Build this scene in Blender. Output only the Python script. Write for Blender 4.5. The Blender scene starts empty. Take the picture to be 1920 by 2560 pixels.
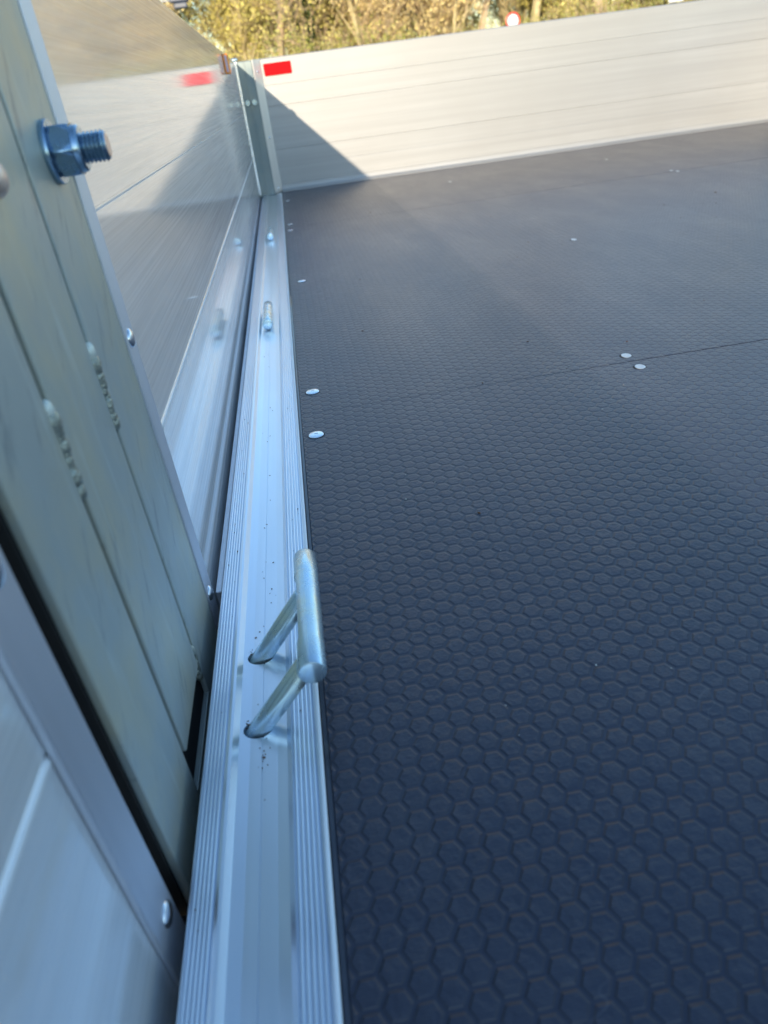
import bpy, bmesh, math, random
import numpy as np
from mathutils import Vector, Matrix
S = bpy.context.scene
COL = S.collection
PI = math.pi

# ------------------------------------------------------------------ camera
CP = Vector((0.1217, 0.0, 0.3324))
FW = Vector((0.0541, 0.8514, -0.5217)); RT = Vector((0.9843, -0.1333, -0.1155)); DN = Vector((-0.1678, -0.5073, -0.8453))
cam_d = bpy.data.cameras.new('camera'); cam = bpy.data.objects.new('camera', cam_d); COL.objects.link(cam)
m = Matrix.Identity(4)
for i, v in enumerate((RT, -DN, -FW)):
    for r in range(3): m[r][i] = v[r]
m.translation = CP
cam.matrix_world = m
cam_d.sensor_fit = 'VERTICAL'; cam_d.lens = 6.4; cam_d.sensor_height = 6.4 * 2560 / 1750; cam_d.sensor_width = cam_d.sensor_height * .75
cam_d.clip_start = 0.01; cam_d.clip_end = 2000
cam_d.dof.use_dof = True; cam_d.dof.focus_distance = 0.68; cam_d.dof.aperture_fstop = 2.1
S.camera = cam

# ------------------------------------------------------------------ light
SUN = Vector((0.45, 2.05, -0.45))            # direction the sunlight travels
elev = math.asin(-SUN.z / SUN.length)
W = bpy.data.worlds.new('World'); S.world = W; W.use_nodes = True
wn = W.node_tree; bg = wn.nodes['Background']
sky = wn.nodes.new('ShaderNodeTexSky'); sky.sky_type = 'NISHITA'; sky.sun_disc = False
sky.sun_elevation = elev; sky.sun_rotation = math.atan2(-SUN.x, -SUN.y)
sky.air_density = 1.3; sky.dust_density = 0.3; sky.ozone_density = 3.3
wn.links.new(sky.outputs[0], bg.inputs[0]); bg.inputs[1].default_value = 0.15
sd = bpy.data.lights.new('sun', 'SUN'); sd.energy = 2.0; sd.angle = math.radians(0.5); sd.color = (1.0, 0.85, 0.64)
so = bpy.data.objects.new('sun', sd); COL.objects.link(so)
so.rotation_euler = SUN.to_track_quat('-Z', 'Y').to_euler()
S.view_settings.view_transform = 'Standard'; S.view_settings.look = 'None'
S.view_settings.exposure = 1.4; S.view_settings.gamma = 1.0

# ------------------------------------------------------------------ material helpers
class NT:
    def __init__(s, name):
        s.m = bpy.data.materials.new(name); s.m.use_nodes = True; s.t = s.m.node_tree; s.b = s.t.nodes['Principled BSDF']
    def n(s, typ, **kw):
        nd = s.t.nodes.new(typ)
        for k, v in kw.items():
            if k.startswith('_'): setattr(nd, k[1:], v)
        return nd
    def put(s, sock, v):
        if isinstance(v, bpy.types.NodeSocket): s.t.links.new(v, sock)
        elif v is not None: sock.default_value = v
    def math(s, op, a, b=None, c=None, clamp=False):
        nd = s.n('ShaderNodeMath', _operation=op, _use_clamp=clamp)
        s.put(nd.inputs[0], a)
        if b is not None: s.put(nd.inputs[1], b)
        if c is not None: s.put(nd.inputs[2], c)
        return nd.outputs[0]
    def vm(s, op, a, b=None, c=None, scale=None):
        nd = s.n('ShaderNodeVectorMath', _operation=op)
        s.put(nd.inputs[0], a)
        if b is not None: s.put(nd.inputs[1], b)
        if c is not None: s.put(nd.inputs[2], c)
        if scale is not None: s.put(nd.inputs['Scale'], scale)
        return nd
    def pos(s): return s.n('ShaderNodeNewGeometry').outputs['Position']
    def obj(s): return s.n('ShaderNodeTexCoord').outputs['Object']
    def scaled(s, v, sc): return s.vm('MULTIPLY', v, sc).outputs[0]
    def noise(s, v, scale, detail=2, rough=.5):
        nd = s.n('ShaderNodeTexNoise'); s.put(nd.inputs['Vector'], v)
        nd.inputs['Scale'].default_value = scale; nd.inputs['Detail'].default_value = detail; nd.inputs['Roughness'].default_value = rough
        return nd.outputs['Fac']
    def rng(s, v, a, b, c, d):
        nd = s.n('ShaderNodeMapRange'); s.put(nd.inputs[0], v)
        for i, x in enumerate((a, b, c, d)): nd.inputs[i + 1].default_value = x
        return nd.outputs[0]
    def mix(s, f, a, b):
        nd = s.n('ShaderNodeMix', _data_type='RGBA'); s.put(nd.inputs[0], f); s.put(nd.inputs[6], a); s.put(nd.inputs[7], b)
        return nd.outputs[2]
    def bump(s, h, dist, strength=1.0):
        nd = s.n('ShaderNodeBump'); nd.inputs['Strength'].default_value = strength; nd.inputs['Distance'].default_value = dist
        s.put(nd.inputs['Height'], h); return nd.outputs[0]
    def set(s, **kw):
        nm = dict(color='Base Color', rough='Roughness', metal='Metallic', normal='Normal', aniso='Anisotropic', tangent='Tangent', spec='Specular IOR Level', coat='Coat Weight', trans='Transmission Weight', ior='IOR', arot='Anisotropic Rotation')
        for k, v in kw.items(): s.put(s.b.inputs[nm[k]], v)
        return s.m
def rgb(r, g, b): return (r, g, b, 1)

def brushed(name, axis, base=(.80, .81, .82), rough=.36, aniso=.75, bump=.00004, rvar=.08, tintv=.06, gloss=0, grough=.075):
    """extruded aluminium: drawing lines run along `axis` (0 = X, 1 = Y, 2 = Z)"""
    n = NT(name); P = n.pos()
    sc = [420, 420, 420]; sc[axis] = 2.2
    fine = n.noise(n.scaled(P, tuple(sc)), 1, 3, .6)
    sc2 = [60, 60, 60]; sc2[axis] = .9
    mid = n.noise(n.scaled(P, tuple(sc2)), 1, 3, .6)
    blot = n.noise(P, 5, 3)
    c = n.mix(n.rng(mid, .3, .7, 0, 1), rgb(*[x * (1 - tintv) for x in base]), rgb(*[min(1, x * (1 + tintv)) for x in base]))
    c = n.mix(n.rng(blot, .35, .75, 0, .5), c, rgb(base[0] * .93, base[1] * .92, base[2] * .9))
    r = n.math('ADD', rough - rvar, n.math('MULTIPLY', n.math('ADD', fine, mid), rvar))
    t = [0, 0, 0]; t[axis] = 1
    tv = n.n('ShaderNodeCombineXYZ')
    for i in range(3): tv.inputs[i].default_value = t[i]
    h = n.math('ADD', fine, n.math('MULTIPLY', mid, 1.5))
    n.set(color=c, metal=1.0, rough=r, aniso=aniso, tangent=tv.outputs[0], arot=.25, normal=n.bump(h, bump) if bump else None)
    if gloss:      # smooth mill skin between the drawing lines, stronger at a flat angle
        b2 = n.n('ShaderNodeBsdfPrincipled'); n.put(b2.inputs['Base Color'], c); b2.inputs['Metallic'].default_value = 1
        b2.inputs['Roughness'].default_value = grough
        lw = n.n('ShaderNodeLayerWeight'); lw.inputs['Blend'].default_value = .5
        f = n.math('MULTIPLY', n.math('POWER', lw.outputs['Facing'], 2.2), gloss)
        f = n.math('MULTIPLY', f, n.rng(fine, .35, .65, .75, 1.0))
        mx = n.n('ShaderNodeMixShader'); n.put(mx.inputs[0], f); n.put(mx.inputs[1], n.b.outputs[0]); n.put(mx.inputs[2], b2.outputs[0])
        n.put(n.t.nodes['Material Output'].inputs['Surface'], mx.outputs[0])
    return n.m
M = {}
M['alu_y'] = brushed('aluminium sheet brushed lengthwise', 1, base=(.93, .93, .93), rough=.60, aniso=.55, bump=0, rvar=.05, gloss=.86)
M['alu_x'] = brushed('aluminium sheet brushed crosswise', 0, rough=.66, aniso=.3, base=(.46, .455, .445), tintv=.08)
M['flange'] = brushed('pale corner flange', 2, base=(.80, .78, .73), rough=.55, aniso=.3, bump=.00002)
M['rail'] = brushed('extruded aluminium rail', 1, base=(.83, .87, .93), rough=.30, aniso=.5, bump=.00002)
M['strip'] = brushed('dull aluminium edge strip', 2, base=(.78, .79, .84), rough=.62, aniso=.3, bump=.00002)

def zinc(name, base=(.48, .515, .485), warm=(.60, .56, .41), rough=.46, scale=14, metal=.4, bumpd=.00015, dirt=.7):
    n = NT(name); P = n.pos()
    a = n.noise(P, scale, 4, .6); b = n.noise(n.scaled(P, (1, 1, .35)), scale * 3, 3, .6); g = n.noise(P, 900, 2)
    c = n.mix(n.rng(a, .42, .7, 0, .8), rgb(*base), rgb(*warm))
    c = n.mix(n.rng(b, .55, .8, 0, .45), c, rgb(base[0] * .75, base[1] * .86, base[2] * .98))
    rot = n.n('ShaderNodeVectorRotate', _rotation_type='X_AXIS'); n.put(rot.inputs['Vector'], P); rot.inputs['Angle'].default_value = .5
    sc = n.noise(n.scaled(rot.outputs[0], (30, 60, 10)), 1.3, 5, .75)
    c = n.mix(n.rng(sc, .56, .72, 0, dirt), c, rgb(.20, .22, .23))
    sc2 = n.noise(n.scaled(P, (30, 90, 7)), 1.0, 3, .6)
    c = n.mix(n.rng(sc2, .60, .75, 0, dirt), c, rgb(*[min(1, x * 1.3) for x in base]))
    h = n.math('ADD', n.math('MULTIPLY', g, .3), b)
    return n.set(color=c, metal=metal, rough=n.rng(b, .3, .7, rough - .08, rough + .1), normal=n.bump(h, bumpd))
M['zinc'] = zinc('yellow passivated zinc plate')
M['zinc_rod'] = zinc('zinc plated rod', base=(.60, .76, .87), warm=(.74, .76, .58), rough=.24, scale=22, metal=.85, bumpd=.000005, dirt=.06)
M['corner'] = zinc('galvanised corner post', base=(.18, .225, .235), warm=(.25, .27, .25), rough=.45, scale=8, dirt=.2)
M['blue_zinc'] = zinc('blue zinc plated steel', base=(.26, .38, .50), warm=(.32, .44, .54), rough=.22, scale=90, metal=.9, bumpd=.00003, dirt=.2)

n = NT('weld bead'); P = n.pos()
M['weld'] = n.set(color=n.mix(n.noise(P, 220, 3), rgb(.14, .15, .14), rgb(.66, .66, .54)), metal=.7, rough=.4, normal=n.bump(n.noise(P, 500, 3), .001))
M['weldpale'] = NT('pale weld start').set(color=rgb(.72, .74, .66), metal=.3, rough=.45)
n = NT('near black lining and painted shade'); P = n.pos()
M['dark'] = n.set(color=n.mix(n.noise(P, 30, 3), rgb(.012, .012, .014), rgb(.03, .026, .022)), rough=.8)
n = NT('rusty seam'); P = n.pos()
M['seam'] = n.set(color=n.mix(n.rng(n.noise(n.scaled(P, (1, 1, .2)), 60, 3), .35, .65, 0, 1), rgb(.016, .012, .010), rgb(.075, .05, .03)), rough=.7, metal=.2)
n = NT('bright rivet metal')
M['rivet'] = n.set(color=n.mix(n.noise(n.pos(), 120, 2), rgb(.72, .74, .78), rgb(.86, .88, .9)), metal=1.0, rough=.22)
n = NT('floor screw metal')
M['screw'] = n.set(color=n.mix(n.noise(n.pos(), 400, 2), rgb(.55, .56, .55), rgb(.82, .82, .80)), metal=.6, rough=.45)
n = NT('bolt end face')
M['boltend'] = n.set(color=n.mix(n.noise(n.pos(), 300, 2), rgb(.72, .52, .44), rgb(.85, .68, .58)), metal=.6, rough=.4)  # pink tint paints in the reflection of sunlit surfaces

# ---- phenolic board with raised hexagons
def hexboard(name, ang_sign=1):
    n = NT(name); P = n.pos()
    p = .0139; s3 = p * math.sqrt(3); cell = (s3, p, 1000.0)
    wob = n.n('ShaderNodeTexNoise'); wob.inputs['Scale'].default_value = 25; n.put(wob.inputs['Vector'], P)
    Q = n.vm('ADD', P, n.vm('SCALE', n.vm('SUBTRACT', wob.outputs['Color'], (.5, .5, .5)).outputs[0], scale=.0016).outputs[0]).outputs[0]
    def wrap(v):
        nd = n.n('ShaderNodeVectorMath', _operation='WRAP'); n.put(nd.inputs[0], v)
        nd.inputs[1].default_value = (cell[0] / 2, cell[1] / 2, 500); nd.inputs[2].default_value = (-cell[0] / 2, -cell[1] / 2, -500)
        return nd.outputs[0]
    flat = n.vm('MULTIPLY', Q, (1, 1, 0)).outputs[0]
    a = wrap(flat); b = wrap(n.vm('ADD', flat, (cell[0] / 2, cell[1] / 2, 0)).outputs[0])
    da = n.vm('DOT_PRODUCT', a, a).outputs['Value']; db = n.vm('DOT_PRODUCT', b, b).outputs['Value']
    f = n.math('LESS_THAN', da, db)
    mx = n.n('ShaderNodeMix', _data_type='VECTOR'); n.put(mx.inputs[0], f); n.put(mx.inputs[4], b); n.put(mx.inputs[5], a)
    ab = n.vm('ABSOLUTE', mx.outputs[1]).outputs[0]
    sp = n.n('ShaderNodeSeparateXYZ'); n.put(sp.inputs[0], ab)
    d = n.math('MAXIMUM', sp.outputs[1], n.math('ADD', n.math('MULTIPLY', sp.outputs[0], .8660254), n.math('MULTIPLY', sp.outputs[1], .5)))
    hx = n.n('ShaderNodeMapRange', _interpolation_type='SMOOTHSTEP'); n.put(hx.inputs[0], d)
    for i, v in enumerate((.0048, .0064, 1, 0)): hx.inputs[i + 1].default_value = v
    cellv = n.rng(n.noise(P, 60, 3, .7), .25, .75, .35, 1.15)
    raised = n.math('MULTIPLY', hx.outputs[0], cellv)
    s2 = n.n('ShaderNodeSeparateXYZ'); n.put(s2.inputs[0], P)
    def wave(cx, cy, pitch):
        u = n.math('ADD', n.math('MULTIPLY', s2.outputs[0], cx), n.math('MULTIPLY', s2.outputs[1], cy))
        return n.math('SINE', n.math('MULTIPLY', u, 2 * PI / pitch))
    lat = n.math('MULTIPLY', wave(.82, .57, .00165), wave(-.82, .57, .00165))
    lat = n.math('MULTIPLY', lat, raised)
    big = n.noise(P, 3.0, 4, .6); mid = n.noise(P, 45, 3)
    wear = n.noise(n.scaled(P, (1, .35, 1)), 9, 4, .65)
    h = n.math('ADD', raised, n.math('MULTIPLY', lat, .09))
    h = n.math('ADD', h, n.math('MULTIPLY', n.noise(P, 1500, 2), .05))
    h = n.math('ADD', h, n.math('MULTIPLY', mid, .35))
    c = n.mix(n.rng(big, .3, .7, 0, 1), rgb(.009, .012, .032), rgb(.018, .021, .044))
    c = n.mix(n.math('MULTIPLY', n.math('ADD', raised, n.math('MULTIPLY', lat, .8)), .22), c, rgb(.050, .052, .080))
    c = n.mix(n.rng(wear, .5, .8, 0, .3), c, rgb(.06, .065, .085))
    scr = n.n('ShaderNodeTexVoronoi', _feature='DISTANCE_TO_EDGE'); scr.inputs['Scale'].default_value = 7; n.put(scr.inputs['Vector'], n.vm('ADD', n.scaled(P, (1, .45, 1)), n.vm('SCALE', wob.outputs['Color'], scale=.25).outputs[0]).outputs[0])
    smask = n.math('MULTIPLY', n.rng(scr.outputs['Distance'], 0, .012, 1, 0), n.rng(n.noise(P, 6, 2), .52, .62, 0, 1))
    c = n.mix(n.math('MULTIPLY', smask, .35), c, rgb(.13, .13, .14))
    dust = n.rng(n.noise(P, 260, 3, .8), .66, .78, 0, .5)
    c = n.mix(n.math('MULTIPLY', dust, n.rng(big, .45, .7, 0, 1)), c, rgb(.16, .15, .14))
    r = n.math('ADD', n.rng(wear, .3, .7, .34, .45), n.math('MULTIPLY', raised, -.03))
    return n.set(color=c, rough=r, spec=.5, normal=n.bump(h, .0017, .9))
M['floor'] = hexboard('black phenolic board with hexagon grip')
_b = M['floor'].node_tree.nodes['Principled BSDF']
_b.inputs['Sheen Weight'].default_value = .03; _b.inputs['Sheen Roughness'].default_value = .45; _b.inputs['Sheen Tint'].default_value = (1, .95, .88, 1)
_b.inputs['Coat Weight'].default_value = .35; _b.inputs['Coat Roughness'].default_value = .33

n = NT('plain board margin'); M['bead'] = NT('matt white edge glint').set(color=rgb(.92, .92, .92), metal=.15, rough=.45); M['margin'] = n.set(color=n.mix(n.noise(n.pos(), 60, 3), rgb(.022, .026, .042), rgb(.045, .050, .070)), rough=.4, coat=.5)  # the matt white paints a bright glint along metal edges
n = NT('red reflector plastic')
M['red'] = n.set(color=n.mix(n.noise(n.pos(), 400, 2), rgb(.62, .0, .004), rgb(.72, .002, .006)), rough=.6, spec=.1)
n = NT('amber reflector plastic')
M['amber'] = n.set(color=n.mix(n.noise(n.pos(), 300, 2), rgb(.75, .20, .01), rgb(.85, .30, .02)), rough=.25, spec=.6)
n = NT('clear reflector strip')
M['clear'] = n.set(color=n.mix(n.noise(n.pos(), 300, 2), rgb(.40, .30, .42), rgb(.50, .38, .50)), rough=.2)
n = NT('earth and grass'); P = n.pos()
M['ground'] = n.set(color=n.mix(n.noise(P, .6, 5, .7), rgb(.06, .07, .025), rgb(.16, .13, .07)), rough=.95, normal=n.bump(n.noise(P, 12, 4), .05))
n = NT('grey asphalt'); P = n.pos()
M['asphalt'] = n.set(color=n.mix(n.noise(P, 40, 4, .7), rgb(.04, .04, .042), rgb(.075, .072, .07)), rough=.9, normal=n.bump(n.noise(P, 90, 3), .01))
def bark(name, c1, c2):
    n = NT(name); P = n.obj()
    return n.set(color=n.mix(n.rng(n.noise(n.scaled(P, (3, 3, .8)), 2, 5, .7), .3, .7, 0, 1), rgb(*c1), rgb(*c2)), rough=.9, normal=n.bump(n.noise(n.scaled(P, (6, 6, 1)), 4, 3), .02))
M['bark1'] = bark('bark with pale algae', (.34, .28, .14), (.74, .62, .36))
M['bark2'] = bark('brown bark', (.36, .26, .16), (.72, .55, .36))
M['ivy'] = bark('ivy leaves', (.02, .045, .01), (.06, .10, .02))
def leafm(name, c1, c2):
    n = NT(name); P = n.obj()
    m = n.set(color=n.mix(n.rng(n.noise(P, 3, 4, .7), .3, .7, 0, 1), rgb(*c1), rgb(*c2)), rough=.7)
    return m
M['bud1'] = leafm('yellow green buds', (.58, .52, .12), (.92, .82, .30))
M['bud2'] = leafm('tan catkins', (.74, .56, .22), (.93, .78, .40))
M['bush'] = leafm('young green leaves', (.26, .29, .05), (.60, .56, .16))
n = NT('white sign enamel'); M['white'] = n.set(color=n.mix(n.noise(n.pos(), 8, 2), rgb(.78, .78, .78), rgb(.86, .86, .85)), rough=.4)
n = NT('red sign enamel'); M['signred'] = n.set(color=n.mix(n.noise(n.pos(), 8, 2), rgb(.70, .02, .015), rgb(.80, .03, .02)), rough=.4)
n = NT('grey painted post'); M['grey'] = n.set(color=n.mix(n.noise(n.pos(), 5, 3), rgb(.25, .26, .27), rgb(.35, .36, .37)), rough=.5, metal=.3)
n = NT('dark blue lamp housing'); M['lamp'] = n.set(color=n.mix(n.noise(n.pos(), 5, 3), rgb(.03, .05, .09), rgb(.06, .08, .13)), rough=.4)
n = NT('lamp glass'); M['glass'] = n.set(color=n.mix(n.noise(n.pos(), 5, 3), rgb(.45, .5, .55), rgb(.55, .58, .6)), rough=.15)
n = NT('dry moss and leaf crumbs'); M['crumb'] = n.set(color=n.mix(n.noise(n.pos(), 900, 2), rgb(.04, .02, .01), rgb(.22, .09, .03)), rough=.9)
n = NT('pale grit'); M['grit'] = n.set(color=n.mix(n.noise(n.pos(), 900, 2), rgb(.4, .36, .28), rgb(.7, .7, .66)), rough=.8)

# ------------------------------------------------------------------ mesh helpers
def link(name, verts, faces, mat, parent=None, smooth=False, label=None, mats=None, fm=None):
    me = bpy.data.meshes.new(name); me.from_pydata([tuple(v) for v in verts], [], faces); me.update()
    for mm in (mats or [mat]): me.materials.append(mm)
    if fm: me.polygons.foreach_set('material_index', fm)
    if smooth: me.polygons.foreach_set('use_smooth', [True] * len(me.polygons))
    o = bpy.data.objects.new(name, me); COL.objects.link(o)
    if parent: o.parent = parent; o.matrix_parent_inverse = parent_inv(parent)
    if label: o['label'] = label
    return o
def parent_inv(p):
    mm = Matrix.Identity(4); q = p
    chain = []
    while q is not None: chain.append(q); q = q.parent
    w = Matrix.Identity(4)
    for c in reversed(chain):
        w = w @ (c.matrix_parent_inverse if c.parent else Matrix.Identity(4)) @ Matrix.LocRotScale(c.location, c.rotation_euler, c.scale)
    return w.inverted()
def frombm(name, bm, mat, parent=None, smooth=False, label=None):
    me = bpy.data.meshes.new(name); bmesh.ops.recalc_face_normals(bm, faces=bm.faces); bm.to_mesh(me); bm.free()
    me.materials.append(mat)
    if smooth: me.polygons.foreach_set('use_smooth', [True] * len(me.polygons))
    o = bpy.data.objects.new(name, me); COL.objects.link(o)
    if parent: o.parent = parent; o.matrix_parent_inverse = parent_inv(parent)
    if label: o['label'] = label
    return o
def box(bm, x0, x1, y0, y1, z0, z1, bev=0, seg=2):
    r = bmesh.ops.create_cube(bm, size=1)
    vs = r['verts']
    for v in vs: v.co = Vector((x0 if v.co.x < 0 else x1, y0 if v.co.y < 0 else y1, z0 if v.co.z < 0 else z1))
    if bev:
        es = list({e for v in vs for e in v.link_edges})
        bmesh.ops.bevel(bm, geom=es, offset=bev, segments=seg, profile=.5, affect='EDGES')
def boxo(name, b, mat, parent=None, bev=0, label=None, seg=2, smooth=False):
    bm = bmesh.new(); box(bm, *b, bev=bev, seg=seg); return frombm(name, bm, mat, parent, smooth, label)
def extrude_profile(name, prof, axis, a0, a1, mat, parent=None, label=None, steps=1):
    """closed 2D profile [(u, z)] extruded along Y (axis 1, u = x) or X (axis 0, u = y)"""
    vs = []; fs = []; k = len(prof)
    for i in range(steps + 1):
        t = a0 + (a1 - a0) * i / steps
        for u, z in prof: vs.append((u, t, z) if axis == 1 else (t, u, z))
    for i in range(steps):
        for j in range(k):
            a = i * k + j; b = i * k + (j + 1) % k; fs.append((a, b, b + k, a + k))
    fs.append(tuple(range(k))[::-1]); fs.append(tuple(range(steps * k, steps * k + k)))
    o = link(name, vs, fs, mat, parent, label=label)
    bm = bmesh.new(); bm.from_mesh(o.data); bmesh.ops.recalc_face_normals(bm, faces=bm.faces); bm.to_mesh(o.data); bm.free()
    return o
def lathe(prof, org, axis, seg=32, hexr=None):
    """prof [(t, r)] along axis; returns verts, faces"""
    ax = Vector(axis).normalized(); u = ax.orthogonal().normalized(); w = ax.cross(u)
    vs = []; fs = []
    for t, r in prof:
        for j in range(seg):
            th = 2 * PI * j / seg; rr = r
            if hexr:
                ha = ((th + .80) % (PI / 3)) - PI / 6; rr = min(r, hexr / math.cos(ha))
            vs.append(Vector(org) + ax * t + (u * math.cos(th) + w * math.sin(th)) * rr)
    for i in range(len(prof) - 1):
        for j in range(seg):
            a = i * seg + j; b = i * seg + (j + 1) % seg; fs.append((a, b, b + seg, a + seg))
    fs.append(tuple(range(seg))[::-1]); fs.append(tuple(range(len(vs) - seg, len(vs))))
    return vs, fs
def latheo(name, prof, org, axis, mat, parent=None, seg=32, hexr=None, smooth=True, label=None):
    vs, fs = lathe(prof, org, axis, seg, hexr)
    o = link(name, vs, fs, mat, parent, label=label)
    if smooth:
        o.data.polygons.foreach_set('use_smooth', [True] * len(o.data.polygons)); o.data.set_sharp_from_angle(angle=math.radians(35))
    return o
def dome(name, c, axis, r, h, mat, parent, label=None):
    k = 6; prof = [(0, r)] + [(h * math.sin(PI / 2 * i / k), r * math.cos(PI / 2 * i / k) + 1e-5) for i in range(1, k + 1)]
    return latheo(name, prof, c, axis, mat, parent, 24, label=label)
def copyo(o, parent, off):
    c = o.copy(); COL.objects.link(c); c.parent = parent
    c.location = o.location + Vector(off)
    return c
def thing(name, label, cat, loc, group=None):
    o = bpy.data.objects.new(name, None); COL.objects.link(o); o.location = loc; o['label'] = label; o['category'] = cat
    if group: o['group'] = group
    return o

# ------------------------------------------------------------------ ground
YF = 3.1105; H = .4516; YR = -2.40; XR = 2.235; GZ = -.78
def sheet(name, x0, x1, y0, y1, z, mat):
    o = link(name, [(x0, y0, z), (x1, y0, z), (x1, y1, z), (x0, y1, z)], [(0, 1, 2, 3)], mat); o['kind'] = 'structure'; return o
sheet('ground', -900, 900, -900, 900, GZ - .004, M['ground'])
sheet('car_park', -25, 30, -25, 24, GZ, M['asphalt'])

# ------------------------------------------------------------------ trailer
T = thing('trailer', 'open flatbed trailer with brushed aluminium side boards and black hexagon grip floor', 'trailer', (1.07, .35, GZ))

# floor boards with seams across
seams = [YR + .01, -.5977, .7983, 2.1941, YF - .001]
floor_objs = []
for i in range(4):
    y0, y1 = seams[i] + .0010, seams[i + 1] - .0010
    xa, xb, xm = .0885, XR - .0885, .42       # the joint is tight on the left and opens to the right
    ol = [(xa, y0 - .0009), (xm - .1, y0 - .0008), (xm + .1, y0), (xb, y0 + .0006), (xb, y1 - .0006), (xm + .1, y1), (xm - .1, y1 + .0008), (xa, y1 + .0009)]
    fo = link('floor_board', [(x, y, -.018) for x, y in ol] + [(x, y, -.0006) for x, y in ol] + [(min(max(x, xa + .0005), xb - .0005), min(max(y, ol[0][1] + .0003), ol[7][1] - .0003), 0) for x, y in ol],
              [tuple(range(8))[::-1], tuple(range(16, 24))] + [(j + k, (j + 1) % 8 + k, (j + 1) % 8 + k + 8, j + k + 8) for k in (0, 8) for j in range(8)], M['floor'], T); floor_objs.append(fo)
boxo('floor_subframe', (.0846, XR - .0846, YR + .01, YF - .001, -.09, -.0185), M['dark'], T)
def floor_rivet(x, y, r=.0088):
    b = floor_objs[sum(1 for s in seams[1:4] if y > s)]
    latheo('rivet_contact_shade', [(0, r * 1.13), (.00012, r * 1.12), (.0002, r * .9)], (x, y - .0003, 0), (0, 0, 1), M['dark'], b, 28)  # dark disc under the rivet head paints its contact shade
    return latheo('rivet', [(0, r), (.0006, r), (.0012, r * .93), (.0016, r * .6), (.0017, r * .30), (.0011, r * .24), (.0010, .0001)], (x, y, 0), (0, 0, 1), M['rivet'], b, 28)
for x, y in [(.1035, .732), (.1056, .8664), (.1127, 1.4973), (.1013, 2.1436), (.1034, 2.2506), (.1045, 2.80), (.1045, .10), (.1045, -.53), (.1045, -.66)]:
    floor_rivet(x, y)
def floor_screw(x, y, r=.0066):
    b = floor_objs[sum(1 for s in seams[1:4] if y > s)]
    sc = latheo('screw', [(0, r), (.0004, r), (.0007, r * .85), (.0006, r * .5), (.0002, r * .38), (-.0002, r * .12)], (x, y, .0004), (.08, -.1, 1), M['screw'], b, 24)
    latheo('screw_contact_shade', [(0, r * 1.22), (.00015, r * 1.2), (.0002, r * .9)], (x - .0004, y + .0008, 0), (0, 0, 1), M['dark'], b, 24)  # offset dark disc paints the shade round the recessed screw
    return sc
for x, y in [(.5066, .8176), (.5054, .7754), (.694, 1.4997), (1.2636, 2.2082), (1.2707, 2.1823), (.6821, 2.673), (1.26, .817), (1.27, .776), (1.9, 2.2), (1.9, 2.17), (1.30, 1.52), (1.25, 2.66)]:
    floor_screw(x, y)

# lashing rail: ribbed extrusion
L, R = .0128, .0845
def rail_profile(l, r, mirror=False):
    w = r - l; P = []
    def ribs(a, b, nr):
        pitch = (b - a) / nr; out = []
        for i in range(nr):
            x = a + i * pitch
            out += [(x + pitch * .06, -.0017), (x + pitch * .30, -.0001), (x + pitch * .42, .0001), (x + pitch * .58, .0001), (x + pitch * .70, -.0001), (x + pitch * .94, -.0017)]
        return out
    P += [(l, -.060), (l, -.0008), (l + .0006, 0)]
    P += ribs(l + .0016, l + .0126, 5)
    P += [(l + .0134, .0), (l + .0152, .0004), (l + .0170, .0002), (l + .0200, -.0042)]
    P += [(l + .0270, -.0049), (l + .0343, -.0050), (l + .0345, -.0058), (l + .0350, -.0058), (l + .0352, -.0050), (l + .0440, -.0049), (l + .0500, -.0043), (l + .0532, .0)]
    P += ribs(l + .0540, l + .0675, 5)
    P += [(l + .0682, 0), (r - .0030, .0002), (r - .0024, .0010), (r - .0016, .0013), (r - .0008, .0010), (r, -.0004), (r, -.060)]
    return P
rail = extrude_profile('side_rail', rail_profile(L, R), 1, YR + .01, YF - .034, M['rail'], T)
# cut the two holes of the raised lashing ring
holes = [(.0452, .3838), (.0446, .3174)]
cut_bm = bmesh.new()
for hx_, hy_ in holes:
    r_ = bmesh.ops.create_cone(cut_bm, cap_ends=True, segments=32, radius1=.0088, radius2=.0088, depth=.05)
    for v in r_['verts']: v.co = Vector((hx_ + v.co.x * 1.08, hy_ + v.co.y * .85, v.co.z - .004))
cm = bpy.data.meshes.new('cut'); cut_bm.to_mesh(cm); cut_bm.free()
co = bpy.data.objects.new('cut', cm); COL.objects.link(co)
md = rail.modifiers.new('b', 'BOOLEAN'); md.object = co; md.operation = 'DIFFERENCE'; md.solver = 'EXACT'
dg = bpy.context.evaluated_depsgraph_get(); nm_ = bpy.data.meshes.new_from_object(rail.evaluated_get(dg))
rail.modifiers.clear(); rail.data = nm_; nm_.name = 'side_rail'
bpy.data.objects.remove(co); bpy.data.meshes.remove(cm)
rr = extrude_profile('side_rail', [(XR - x, z) for x, z in rail_profile(L, R)], 1, YR + .01, YF - .034, M['rail'], T)
# thin black sealing lip between rail and floor
boxo('edge_glint', (R - .0024, R + .0002, YR + .012, YF - .036, -.0004, .0019), M['bead'], rail, bev=.0008)  # white strip puts the glint of the rail edge into its colour
boxo('floor_seal', (R + .0006, .0884, YR + .011, YF - .034, -.03, -.0006), M['margin'], T, bev=.0004, seg=1)

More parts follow.
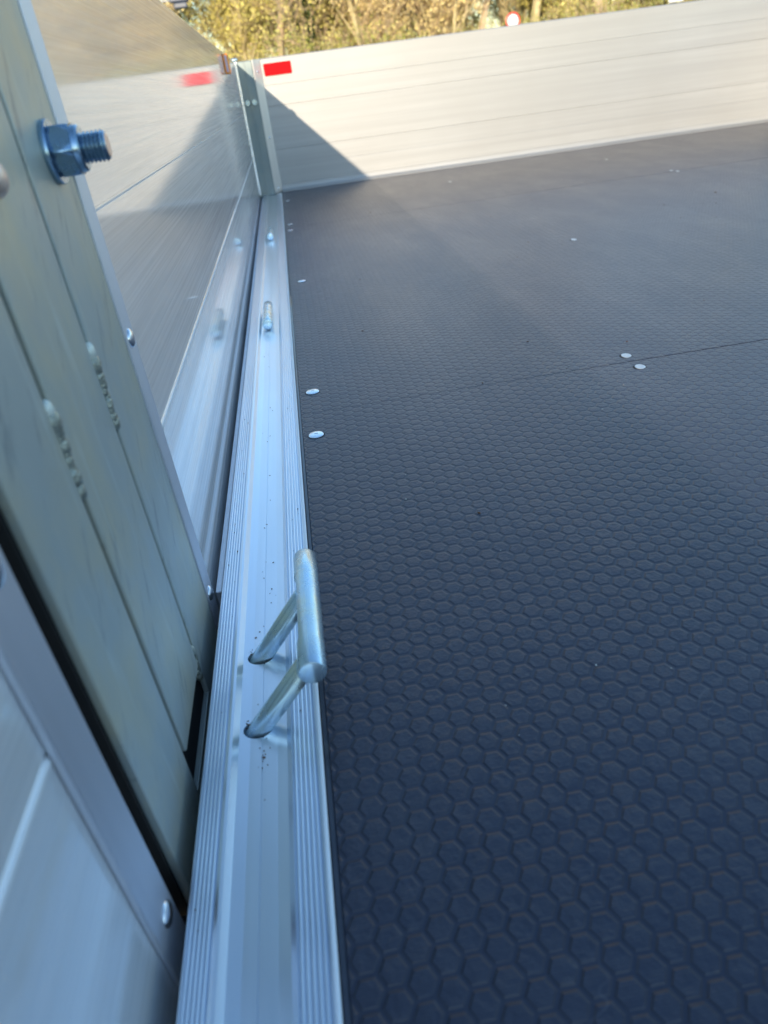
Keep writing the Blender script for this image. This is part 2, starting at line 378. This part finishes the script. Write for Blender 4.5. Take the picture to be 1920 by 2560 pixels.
# lashing ring: cross bar with two legs
def rod(p0, p1, r, seg=20, round0=False, round1=False):
    p0, p1 = Vector(p0), Vector(p1); Ln = (p1 - p0).length; pr = []
    if round0: pr += [(r * (1 - math.cos(a)) * .9, r * math.sin(a) + 1e-5) for a in (0, .35, .7, 1.05, 1.3)]
    else: pr += [(0, r - .0012), (.0004, r - .0004), (.0014, r)]
    if round1: pr += [(Ln - r * (1 - math.cos(a)) * .9, r * math.sin(a) + 1e-5) for a in (1.3, 1.05, .7, .35, 0)]
    else: pr += [(Ln - .0014, r), (Ln - .0004, r - .0004), (Ln, r - .0012)]
    return lathe(pr, p0, p1 - p0, seg)
bx_, bz_ = .0868, .0440
def ring(y0, y1, bx, bz, leg_pts, label):
    vs, fs = rod((bx, y0, bz), (bx, y1, bz), .0087, 32, False, True)
    # worn flat on the left flank of the bar
    out = []
    for v in vs:
        v = Vector(v); t = (v.y - y0) / (y1 - y0)
        if .22 < t < .74: v.x = max(v.x, bx - .0066)
        out.append(v)
    o = link('lashing_ring', out, fs, M['zinc_rod'], T, label=label)
    # subdivide lengthwise for the worn flat
    bm = bmesh.new(); bm.from_mesh(o.data)
    for yy in (.20, .22, .26, .5, .70, .74, .76):
        Y_ = y0 + (y1 - y0) * yy
        bmesh.ops.bisect_plane(bm, geom=bm.verts[:] + bm.edges[:] + bm.faces[:], plane_co=(0, Y_, 0), plane_no=(0, 1, 0))
    for v in bm.verts:
        t = (v.co.y - y0) / (y1 - y0)
        if .21 < t < .75: v.co.x = max(v.co.x, bx - .0068)
    bmesh.ops.recalc_face_normals(bm, faces=bm.faces); bm.to_mesh(o.data); bm.free()
    o.data.polygons.foreach_set('use_smooth', [True] * len(o.data.polygons)); o.data.set_sharp_from_angle(angle=math.radians(38))
    for a, b in leg_pts:
        vs, fs = rod(a, b, .0068, 24)
        lg = link('leg', vs, fs, M['zinc_rod'], o); lg.data.polygons.foreach_set('use_smooth', [True] * len(fs)); lg.data.set_sharp_from_angle(angle=math.radians(38))
    return o
ring(.306, .431, bx_, bz_, [((.0400, .3180, -.012), (bx_ - .003, .3190, bz_ - .003)), ((.0408, .3846, -.012), (bx_ - .003, .3860, bz_ - .003))], 'lashing ring pulled up out of its two holes')
for y0 in (1.195, 2.055):
    ring(y0, y0 + .134, .0450, .0052, [((.0445, y0 + .030, -.03), (.0445, y0 + .030, -.001)), ((.0445, y0 + .100, -.03), (.0445, y0 + .100, -.001))], 'lashing ring pushed down flat in the rail channel')

# extruded side board with plank grooves
def board_profile(thick, grooves, z0, top):
    """inner face at u=0 going to -thick; u grows inward"""
    P = [(-thick, z0), (0, z0)]
    for g, dp in grooves: P += [(0, g - .0014), (-dp, g - .0006), (-dp, g + .0006), (0, g + .0014)]
    P += [(0, top - .004), (-.0015, top - .001), (-.004, top), (-thick + .004, top), (-thick, top - .004)]
    return P
gr_side = [(.1395, .0010), (.2850, .0016)]
prof = board_profile(.025, gr_side, -.045, H)
def shift(P, s, o): return [(o + s * u, z) for u, z in P]
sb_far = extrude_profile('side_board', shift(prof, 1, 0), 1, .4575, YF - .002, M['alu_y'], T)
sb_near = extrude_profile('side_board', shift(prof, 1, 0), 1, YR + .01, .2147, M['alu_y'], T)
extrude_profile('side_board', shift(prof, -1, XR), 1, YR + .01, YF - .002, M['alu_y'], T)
gr_end = [(.088, .0004), (.1490, .0013), (.2970, .0013), (.3650, .0009)]
profe = board_profile(.028, gr_end, -.045, H)
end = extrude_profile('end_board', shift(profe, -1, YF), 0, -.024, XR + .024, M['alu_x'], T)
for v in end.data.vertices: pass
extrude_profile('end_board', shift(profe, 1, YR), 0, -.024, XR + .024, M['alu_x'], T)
for b_, y0, y1 in ((sb_far, .4810, YF - .035), (sb_near, YR + .02, .1875)):      # white strip paints the highlight on the lowest plank's upper edge
    boxo('plank_edge_glint', (-.0006, .0007, y0, y1, .1356, .1380), M['bead'], b_, bev=.0003, seg=1)
# angle trim where far board meets the floor
extrude_profile('floor_trim', [(YF - .030, .0005), (YF - .030, .0016), (YF - .0285, .0028), (YF - .012, .0052), (YF - .005, .010), (YF - .0018, .020), (YF - .0018, .024), (YF - .0003, .025), (YF - .0003, .0005)], 0, .0893, XR - .002, M['alu_x'], T)

boxo('bottom_lip', (.0050, .0100, .4760, YF - .04, -.040, -.0085), M['strip'], sb_far, bev=.0008)
# edge strips with rivets on both side boards
st = boxo('edge_strip', (.0003, .0028, .4576, .4800, -.044, H - .004), M['strip'], sb_far, bev=.0006)
for z in (-.0015, .2095, .418): dome('rivet', (.0028, .4672, z), (1, 0, 0), .0063, .0028, M['rivet'], sb_far)
st2 = boxo('edge_strip', (.0003, .0038, .1880, .2150, -.040, H - .004), M['strip'], sb_near, bev=.0010)
for z in (.0030, .2095, .418): dome('rivet', (.0038, .2040, z), (1, 0, 0), .0063, .0024, M['rivet'], sb_near)

# centre side post: three folded zinc plates with welded seams
post = boxo('side_post', (-.040, -.0026, .2350, .4540, -.20, H - .006), M['dark'], T)
def plate(y0, y1, z0, z1, x=0.0):
    return boxo('plate', (-.0025, x, y0, y1, z0, z1), M['zinc'], post, bev=.0011, seg=3)
plate(.2365, .2980, -.20, H - .004, .0026)
plate(.3050, .3802, .0006, H - .003, .0022)
plate(.3858, .4570, -.20, H - .004, .0018)
boxo('seam_sealant', (-.0025, -.0006, .2981, .3049, .0006, H - .006), M['seam'], post)
boxo('seam_sealant', (-.0025, -.0006, .3803, .3857, .0006, H - .006), M['seam'], post)
boxo('hinge_plate', (-.0024, .0016, .3000, .3920, -.12, -.0300), M['zinc'], post, bev=.0006)
random.seed(5)
def bead(y, z0, z1, n, r, x=-.0008, jit=.0006, mat=None):
    bm = bmesh.new()
    for i in range(n):
        t = i / max(1, n - 1); rr_ = r * (1.25 if i in (0,) else random.uniform(.75, 1.05))
        res = bmesh.ops.create_icosphere(bm, subdivisions=2, radius=rr_)
        for v in res['verts']:
            v.co = Vector((v.co.x * .75 + x, v.co.y * .9 + y + 0, v.co.z * 1.25)) + Vector((random.uniform(-.0002, .0002),) * 3)
            v.co.z += z1 + (z0 - z1) * t
        off = random.uniform(-jit, jit)
        for v in res['verts']: v.co.y += off
    return frombm('weld_bead', bm, mat or M['weld'], post, smooth=True)
for q in (.3012, .3830): bead(q, .2245, .2275, 2, .0036, x=.0012, jit=.0002, mat=M['weldpale'])
bead(.3016, .187, .2220, 10, .0044, x=.0016)
bead(.3834, .186, .2205, 10, .0040, x=.0016)
bead(.3835, -.010, .012, 7, .0042, x=-.0005, jit=.002)
# dark lining behind the open gap between near board and post
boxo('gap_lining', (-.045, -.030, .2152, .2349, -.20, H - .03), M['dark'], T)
boxo('rail_backing', (-.030, L - .0004, YR + .02, YF - .04, -.070, -.052), M['dark'], T)

# bolt with nut and washer on the post
by, bz = .4290, .3205; bx0 = .0018
bd = []
t = .012
while t < .0270: bd += [(t, .0064), (t + .0008, .0076), (t + .0011, .0076), (t + .0019, .0064)]; t += .0021
bolt = latheo('bolt', [(0, .0066)] + bd + [(.0288, .0070), (.0295, .0062)], (bx0, by, bz), (1, .02, 0), M['blue_zinc'], T, 32)
latheo('bolt_end', [(.0292, .0060), (.0298, .0056), (.0299, .0044)], (bx0, by, bz), (1, .02, 0), M['boltend'], bolt, 32)
latheo('washer', [(-.0004, .0152), (.0004, .0155), (.0026, .0155), (.0031, .0152), (.0032, .010)], (bx0, by, bz), (1, .02, 0), M['blue_zinc'], bolt, 48)
latheo('nut', [(.0033, .0122), (.0046, .0138), (.0120, .0138), (.0137, .0124), (.0139, .0113), (.0164, .0110), (.0172, .0102), (.0173, .0078)], (bx0, by, bz), (1, .02, 0), M['blue_zinc'], bolt, 96, hexr=.0119)
# second bolt head nearly outside the picture
b2 = dome('bolt', (0.0022, .3340, .3170), (1, 0, 0), .0080, .006, M['boltend'], T)

# corner post
cp = boxo('corner_post', (.0004, .0600, YF - .030, YF - .006, -.02, H - .001), M['corner'], T, bev=.004, seg=3)
fl = [(.0602, YF - .0295), (.0618, YF - .0300), (.0890, YF - .0045), (.0890, YF - .0006), (.0602, YF - .0006)]
link('flange', [(x, y, z) for z in (.001, H - .0005) for x, y in fl], [(4, 3, 2, 1, 0), (5, 6, 7, 8, 9)] + [(j, (j + 1) % 5, (j + 1) % 5 + 5, j + 5) for j in range(5)], M['flange'], cp)
for z in (.016, .195, .412): dome('rivet', (.0758, YF - .0170, z), (.68, -.73, 0), .0045, .0022, M['rivet'], cp)
for x in (.018, .044):
    latheo('hex_bolt', [(0, .0115), (.002, .0115), (.009, .0115), (.011, .0095)], (x, YF - .030, .318), (0, -1, 0), M['blue_zinc'], cp, 48, hexr=.0098)
boxo('rib', (.0270, .0335, YF - .0335, YF - .0302, .0, H - .004), M['corner'], cp, bev=.001)
cap = bmesh.new(); box(cap, -.034, .010, YF - .018, YF + .024, H + .0005, H + .011, bev=.005, seg=4)
frombm('post_cap', cap, M['zinc_rod'], cp, smooth=True)
boxo('corner_seam', (.0001, .0035, YF - .0335, YF - .0305, .0, H - .002), M['rail'], cp)
# matching post at the right corner
boxo('corner_post', (XR - .0600, XR - .0004, YF - .030, YF - .006, -.02, H - .001), M['corner'], T, bev=.004, seg=3)

# reflectors
rf = boxo('reflector', (.0985, .2005, YF - .0085, YF - .0003, .395, .4340), M['red'], T, bev=.003, seg=3, label='red rectangular reflector beside the corner post')
am = boxo('reflector', (.0003, .0135, 2.300, 2.365, .3960, .4430), M['amber'], T, bev=.002, seg=2, label='amber reflector standing off the left side board')
boxo('lens_strip', (.0045, .0105, 2.2982, 2.3008, .4000, .4390), M['clear'], am)

# ------------------------------------------------------------------ crumbs of dirt
def crumbs(name, pts, mat, label, r=(.0004, .0010)):
    bm = bmesh.new()
    for x, y, z in pts:
        rr_ = random.uniform(*r); res = bmesh.ops.create_icosphere(bm, subdivisions=1, radius=rr_)
        q = Matrix.Rotation(random.uniform(0, 6), 3, 'Z'); sx, sy, sz = random.uniform(.5, 2.0), random.uniform(.5, 1.2), random.uniform(.3, .7)
        for v in res['verts']: v.co = q @ Vector((v.co.x * sx, v.co.y * sy, v.co.z * sz)) + Vector((x, y, z + rr_ * .2))
    o = frombm(name, bm, mat); o['kind'] = 'stuff'; o['label'] = label; o['category'] = 'dirt'
random.seed(11)
pts = []
for hx_, hy_ in holes:
    for _ in range(16): pts.append((hx_ - .009 + random.gauss(0, .0016), hy_ + .006 + random.gauss(0, .003), -.0048))
for _ in range(14): pts.append((.0472 + random.gauss(0, .002), .290 + random.gauss(0, .006), -.0048))
for _ in range(30): pts.append((.0472 + random.gauss(0, .0035), random.uniform(.25, 1.1), -.0048))
for _ in range(60): pts.append((random.choice([random.uniform(L + .002, L + .012), random.uniform(L + .055, L + .066)]), random.uniform(.18, .9), -.0012))
crumbs('dirt_crumbs', pts, M['crumb'], 'brown moss and leaf crumbs lying in the rail channel round the ring holes', (.0003, .0007))
pts = [(.5 + random.uniform(-.35, 1.1), random.uniform(.35, 2.9), .0004) for _ in range(70)]
crumbs('dark_grit', pts, M['crumb'], 'dark grit specks scattered over the black hexagon floor', (.0006, .0016))
pts = [(random.uniform(.11, .6), random.uniform(.25, 1.2), .0004) for _ in range(16)]
crumbs('pale_grit', pts, M['grit'], 'pale grit specks scattered over the near black floor', (.0004, .0010))

# ------------------------------------------------------------------ background: bare spring trees
class Tubes:
    def __init__(s): s.v = []; s.f = []
    def tube(s, pts, rads, k=4):
        base = len(s.v)
        for i, (p, r) in enumerate(zip(pts, rads)):
            d = (pts[min(i + 1, len(pts) - 1)] - pts[max(i - 1, 0)]).normalized(); u = d.orthogonal().normalized(); w = d.cross(u)
            for j in range(k):
                a = 2 * PI * j / k; s.v.append(p + (u * math.cos(a) + w * math.sin(a)) * r)
        for i in range(len(pts) - 1):
            for j in range(k):
                a = base + i * k + j; b = base + i * k + (j + 1) % k; s.f.append((a, b, b + k, a + k))
    def card(s, p, sz):
        n_ = Vector((random.gauss(0, 1), random.gauss(0, 1), random.gauss(0, 1))).normalized(); u = n_.orthogonal().normalized(); w = n_.cross(u)
        b = len(s.v); s.v += [p - u * sz, p + w * sz * .6, p + u * sz, p - w * sz * .6]; s.f.append((b, b + 1, b + 2, b + 3))
def rdir(d, spread, up=0.0):
    v = Vector((random.gauss(0, 1), random.gauss(0, 1), random.gauss(0, 1))).normalized()
    return (d + v * spread + Vector((0, 0, up))).normalized()
def make_tree(seed, h, stems, mat_t, mat_c, mat_b, budn=1.0, ivy=False):
    random.seed(seed); tr = Tubes(); tw = Tubes(); bu = Tubes(); iv = Tubes()
    def grow(p, d, ln, r, lev):
        n_ = 4 if lev < 3 else 3; pts = [p]; rads = [r]; q = p; dd = d
        for i in range(n_):
            dd = rdir(dd, .16 + .05 * lev, .05); q = q + dd * ln / n_; pts.append(q); rads.append(max(.006, r * (1 - .75 * (i + 1) / n_)))
        (tr if lev < 2 else tw).tube(pts, rads, 6 if lev == 0 else (4 if lev < 3 else 3))
        if lev >= 4 or (lev == 3 and ln < .35):
            for _ in range(int(3 * budn)):
                bu.card(q + Vector((random.gauss(0, .12), random.gauss(0, .12), random.gauss(0, .12))), random.uniform(.03, .08))
            return
        kids = {0: random.randint(11, 15), 1: random.randint(6, 8), 2: random.randint(5, 7), 3: random.randint(3, 5)}[lev]
        for c in range(kids):
            t_ = random.uniform(.12 if lev == 0 else .2, 1.0); i = min(n_ - 1, int(t_ * n_)); f = t_ * n_ - i
            s_ = pts[i].lerp(pts[i + 1], f); base = (pts[i + 1] - pts[i]).normalized()
            grow(s_, rdir(base, .85 if lev < 2 else 1.0, .18), ln * random.uniform(.34, .55) * (1 - .35 * t_ if lev == 0 else 1), max(.007, rads[i] * random.uniform(.32, .5)), lev + 1)
        return pts
    for s_ in range(stems):
        a = random.uniform(0, 2 * PI); rr_ = 0 if stems == 1 else random.uniform(.1, .5)
        hh = h * random.uniform(.75, 1.05)
        pts = grow(Vector((math.cos(a) * rr_, math.sin(a) * rr_, 0)), rdir(Vector((0, 0, 1)), .12 if stems == 1 else .35), hh, (.016 if stems > 1 else .022) * h * random.uniform(.8, 1.2), 0)
    if ivy:
        for _ in range(1500):
            t_ = random.uniform(0, .6) * 4; i = int(t_); p = pts[i].lerp(pts[i + 1], t_ - i)
            iv.card(p + Vector((random.gauss(0, .28), random.gauss(0, .28), 0)), random.uniform(.06, .12))
    def mesh(nm, tb, mats, fm=None):
        me = bpy.data.meshes.new(nm); me.from_pydata(tb.v, [], tb.f)
        for q in mats: me.materials.append(q)
        if fm: me.polygons.foreach_set('material_index', fm)
        me.update(); return me
    nt = len(tw.f); off = len(tw.v)
    tw.v += bu.v; tw.f += [tuple(i + off for i in f) for f in bu.f]; fm = [0] * nt + [1] * len(bu.f)
    nt0 = len(tr.f); off = len(tr.v); tr.v += iv.v; tr.f += [tuple(i + off for i in f) for f in iv.f]
    return mesh('trunk', tr, [mat_t, M['ivy']], [0] * nt0 + [1] * len(iv.f)), mesh('crown', tw, [mat_c, mat_b], fm)
TREES = [make_tree(1, 11, 1, M['bark1'], M['bark1'], M['bud1']),
         make_tree(2, 9, 3, M['bark1'], M['bark2'], M['bud2']),
         make_tree(3, 12, 1, M['bark2'], M['bark2'], M['bud2']),
         make_tree(4, 8, 4, M['bark1'], M['bark1'], M['bud1'], 1.3),
         make_tree(7, 11, 1, M['bark1'], M['bark2'], M['bud1'], 1.0, True)]
kinds = ['single stemmed bare tree with yellow green buds', 'several stemmed bare tree with tan twigs', 'tall brown bare tree with tan catkins', 'many stemmed bare tree thick with yellow buds', 'bare tree with dark ivy round its trunk']
def put_tree(i, x, y, sc, rz, label):
    t = thing('bare_tree', label, 'tree', (x, y, GZ - .02), 'bare spring trees beyond the trailer')
    t.rotation_euler = (0, 0, rz); t.scale = (sc, sc, sc)
    for nm, me in zip(('trunk', 'crown'), TREES[i]):
        o = bpy.data.objects.new(nm, me); COL.objects.link(o); o.parent = t
random.seed(21)
k = 0; spots = []
for row, (yy, dx, x0, x1) in enumerate([(37, 2.3, -9, 27), (41.5, 2.5, -11, 30), (47, 3.0, -13, 35)]):
    x = x0
    while x < x1:
        q = (row, x + random.uniform(-.7, .7), yy + random.uniform(-1.2, 1.2)); x += dx
        if not (-.14 < q[1] / q[2] < -.02 and row < 2): spots.append(q)
sp = sorted(spots, key=lambda s_: s_[1] / s_[2])
names = {0: 'front', 1: 'middle', 2: 'back'}
cnt = {}
for row, x, y in sp:
    i = random.choice([0, 1, 1, 2, 3, 3]) if abs(x / y - .055) > .022 or row else 4
    cnt[row] = cnt.get(row, 0) + 1
    o_ = ['1st', '2nd', '3rd'][cnt[row] - 1] if cnt[row] < 4 else '%dth' % cnt[row]
    put_tree(i, x, y, random.uniform(.85, 1.15), random.uniform(0, 6.28), '%s, %s from the left in the %s row' % (kinds[i], o_, names[row]))
# shrubs under the trees
def make_shrub(seed):
    random.seed(seed); tw = Tubes(); lf = Tubes()
    for s_ in range(26):
        p = Vector((random.gauss(0, .35), random.gauss(0, .3), 0)); d = rdir(Vector((0, 0, 1)), .45); ln = random.uniform(1.6, 3.6); pts = [p]
        for i in range(5): d = rdir(d, .18, .05); pts.append(pts[-1] + d * ln / 5)
        tw.tube(pts, [.02, .017, .014, .011, .008, .005], 3)
        for i in range(9):
            j = random.randint(1, 4); q = pts[j]; e = rdir((pts[j + 1] - pts[j]).normalized(), .9); l2 = random.uniform(.3, .8)
            tw.tube([q, q + e * l2 * .5, q + rdir(e, .2) * l2], [.008, .006, .004], 3)
            for _ in range(12): lf.card(q + e * l2 * random.uniform(.2, 1.1) + Vector((random.gauss(0, .1),) * 3), random.uniform(.025, .06))
    a = bpy.data.meshes.new('stems'); a.from_pydata(tw.v, [], tw.f); a.materials.append(M['bark2'])
    b = bpy.data.meshes.new('leaves'); b.from_pydata(lf.v, [], lf.f); b.materials.append(M['bush'])
    return a, b
SH = [make_shrub(31), make_shrub(32)]
random.seed(41); x = -8.5; k = 0
while x < 24:
    k += 1
    t = thing('shrub', 'leafy yellow green shrub at the foot of the bare trees', 'shrub', (x, 34.5 + random.uniform(-.8, .8), GZ - .02), 'shrubs at the foot of the trees')
    t.rotation_euler = (0, 0, random.uniform(0, 6)); s_ = random.uniform(.75, 1.15); t.scale = (s_, s_, s_)
    for nm, me in zip(('stems', 'leaves'), SH[k % 2]):
        o = bpy.data.objects.new(nm, me); COL.objects.link(o); o.parent = t
    x += 1.35

# ------------------------------------------------------------------ signs and lamp
sx, sy, sz = .1217 + .2984 * 30, 30.0, .3324 + .0424 * 30
t = thing('road_sign', 'round white road sign with a red rim on a grey pole', 'sign', (sx, sy, GZ))
latheo('sign_rim', [(0, .265), (.02, .265), (.022, .26)], (sx, sy, sz), (0, -1, 0), M['signred'], t, 48)
latheo('sign_face', [(.0225, .20), (.026, .20)], (sx, sy, sz), (0, -1, 0), M['white'], t, 48)
latheo('pole', [(0, .03), (sz - GZ + .2, .03)], (sx, sy + .06, GZ), (0, 0, 1), M['grey'], t, 12)
sx, sy, sz = .1217 + .5034 * 30, 30.0, .3324 + .0414 * 30
t = thing('sign_board', 'plain white board on two posts at the right behind the trailer', 'sign', (sx, sy, GZ))
boxo('board', (sx - .28, sx + .28, sy - .02, sy + .02, sz - .05, sz + .75), M['white'], t, bev=.008)
for dx in (-.2, .2): latheo('post', [(0, .03), (sz - GZ + .6, .03)], (sx + dx, sy + .055, GZ), (0, 0, 1), M['grey'], t, 12)
sx, sy, sz = .1217 - .086 * 24, 24.0, .3324 + .0994 * 24
t = thing('street_lamp', 'street lamp with a dark blue head above the left side board', 'street lamp', (sx - 1.6, sy, GZ))
latheo('pole', [(0, .08), (.6, .07), (sz - GZ + .1, .05)], (sx - 1.6, sy, GZ), (0, 0, 1), M['grey'], t, 16)
bm = bmesh.new(); box(bm, sx - 1.6, sx - .2, sy - .03, sy + .03, sz + .08, sz + .14, bev=.02); frombm('arm', bm, M['grey'], t)
bm = bmesh.new(); box(bm, sx - .32, sx + .20, sy - .14, sy + .14, sz + .04, sz + .18, bev=.035, seg=3); hd = frombm('lamp_head', bm, M['lamp'], t)
bm = bmesh.new(); box(bm, sx - .22, sx + .14, sy - .10, sy + .10, sz - .10, sz + .039, bev=.03, seg=3); frombm('lamp_glass', bm, M['lamp'], hd)
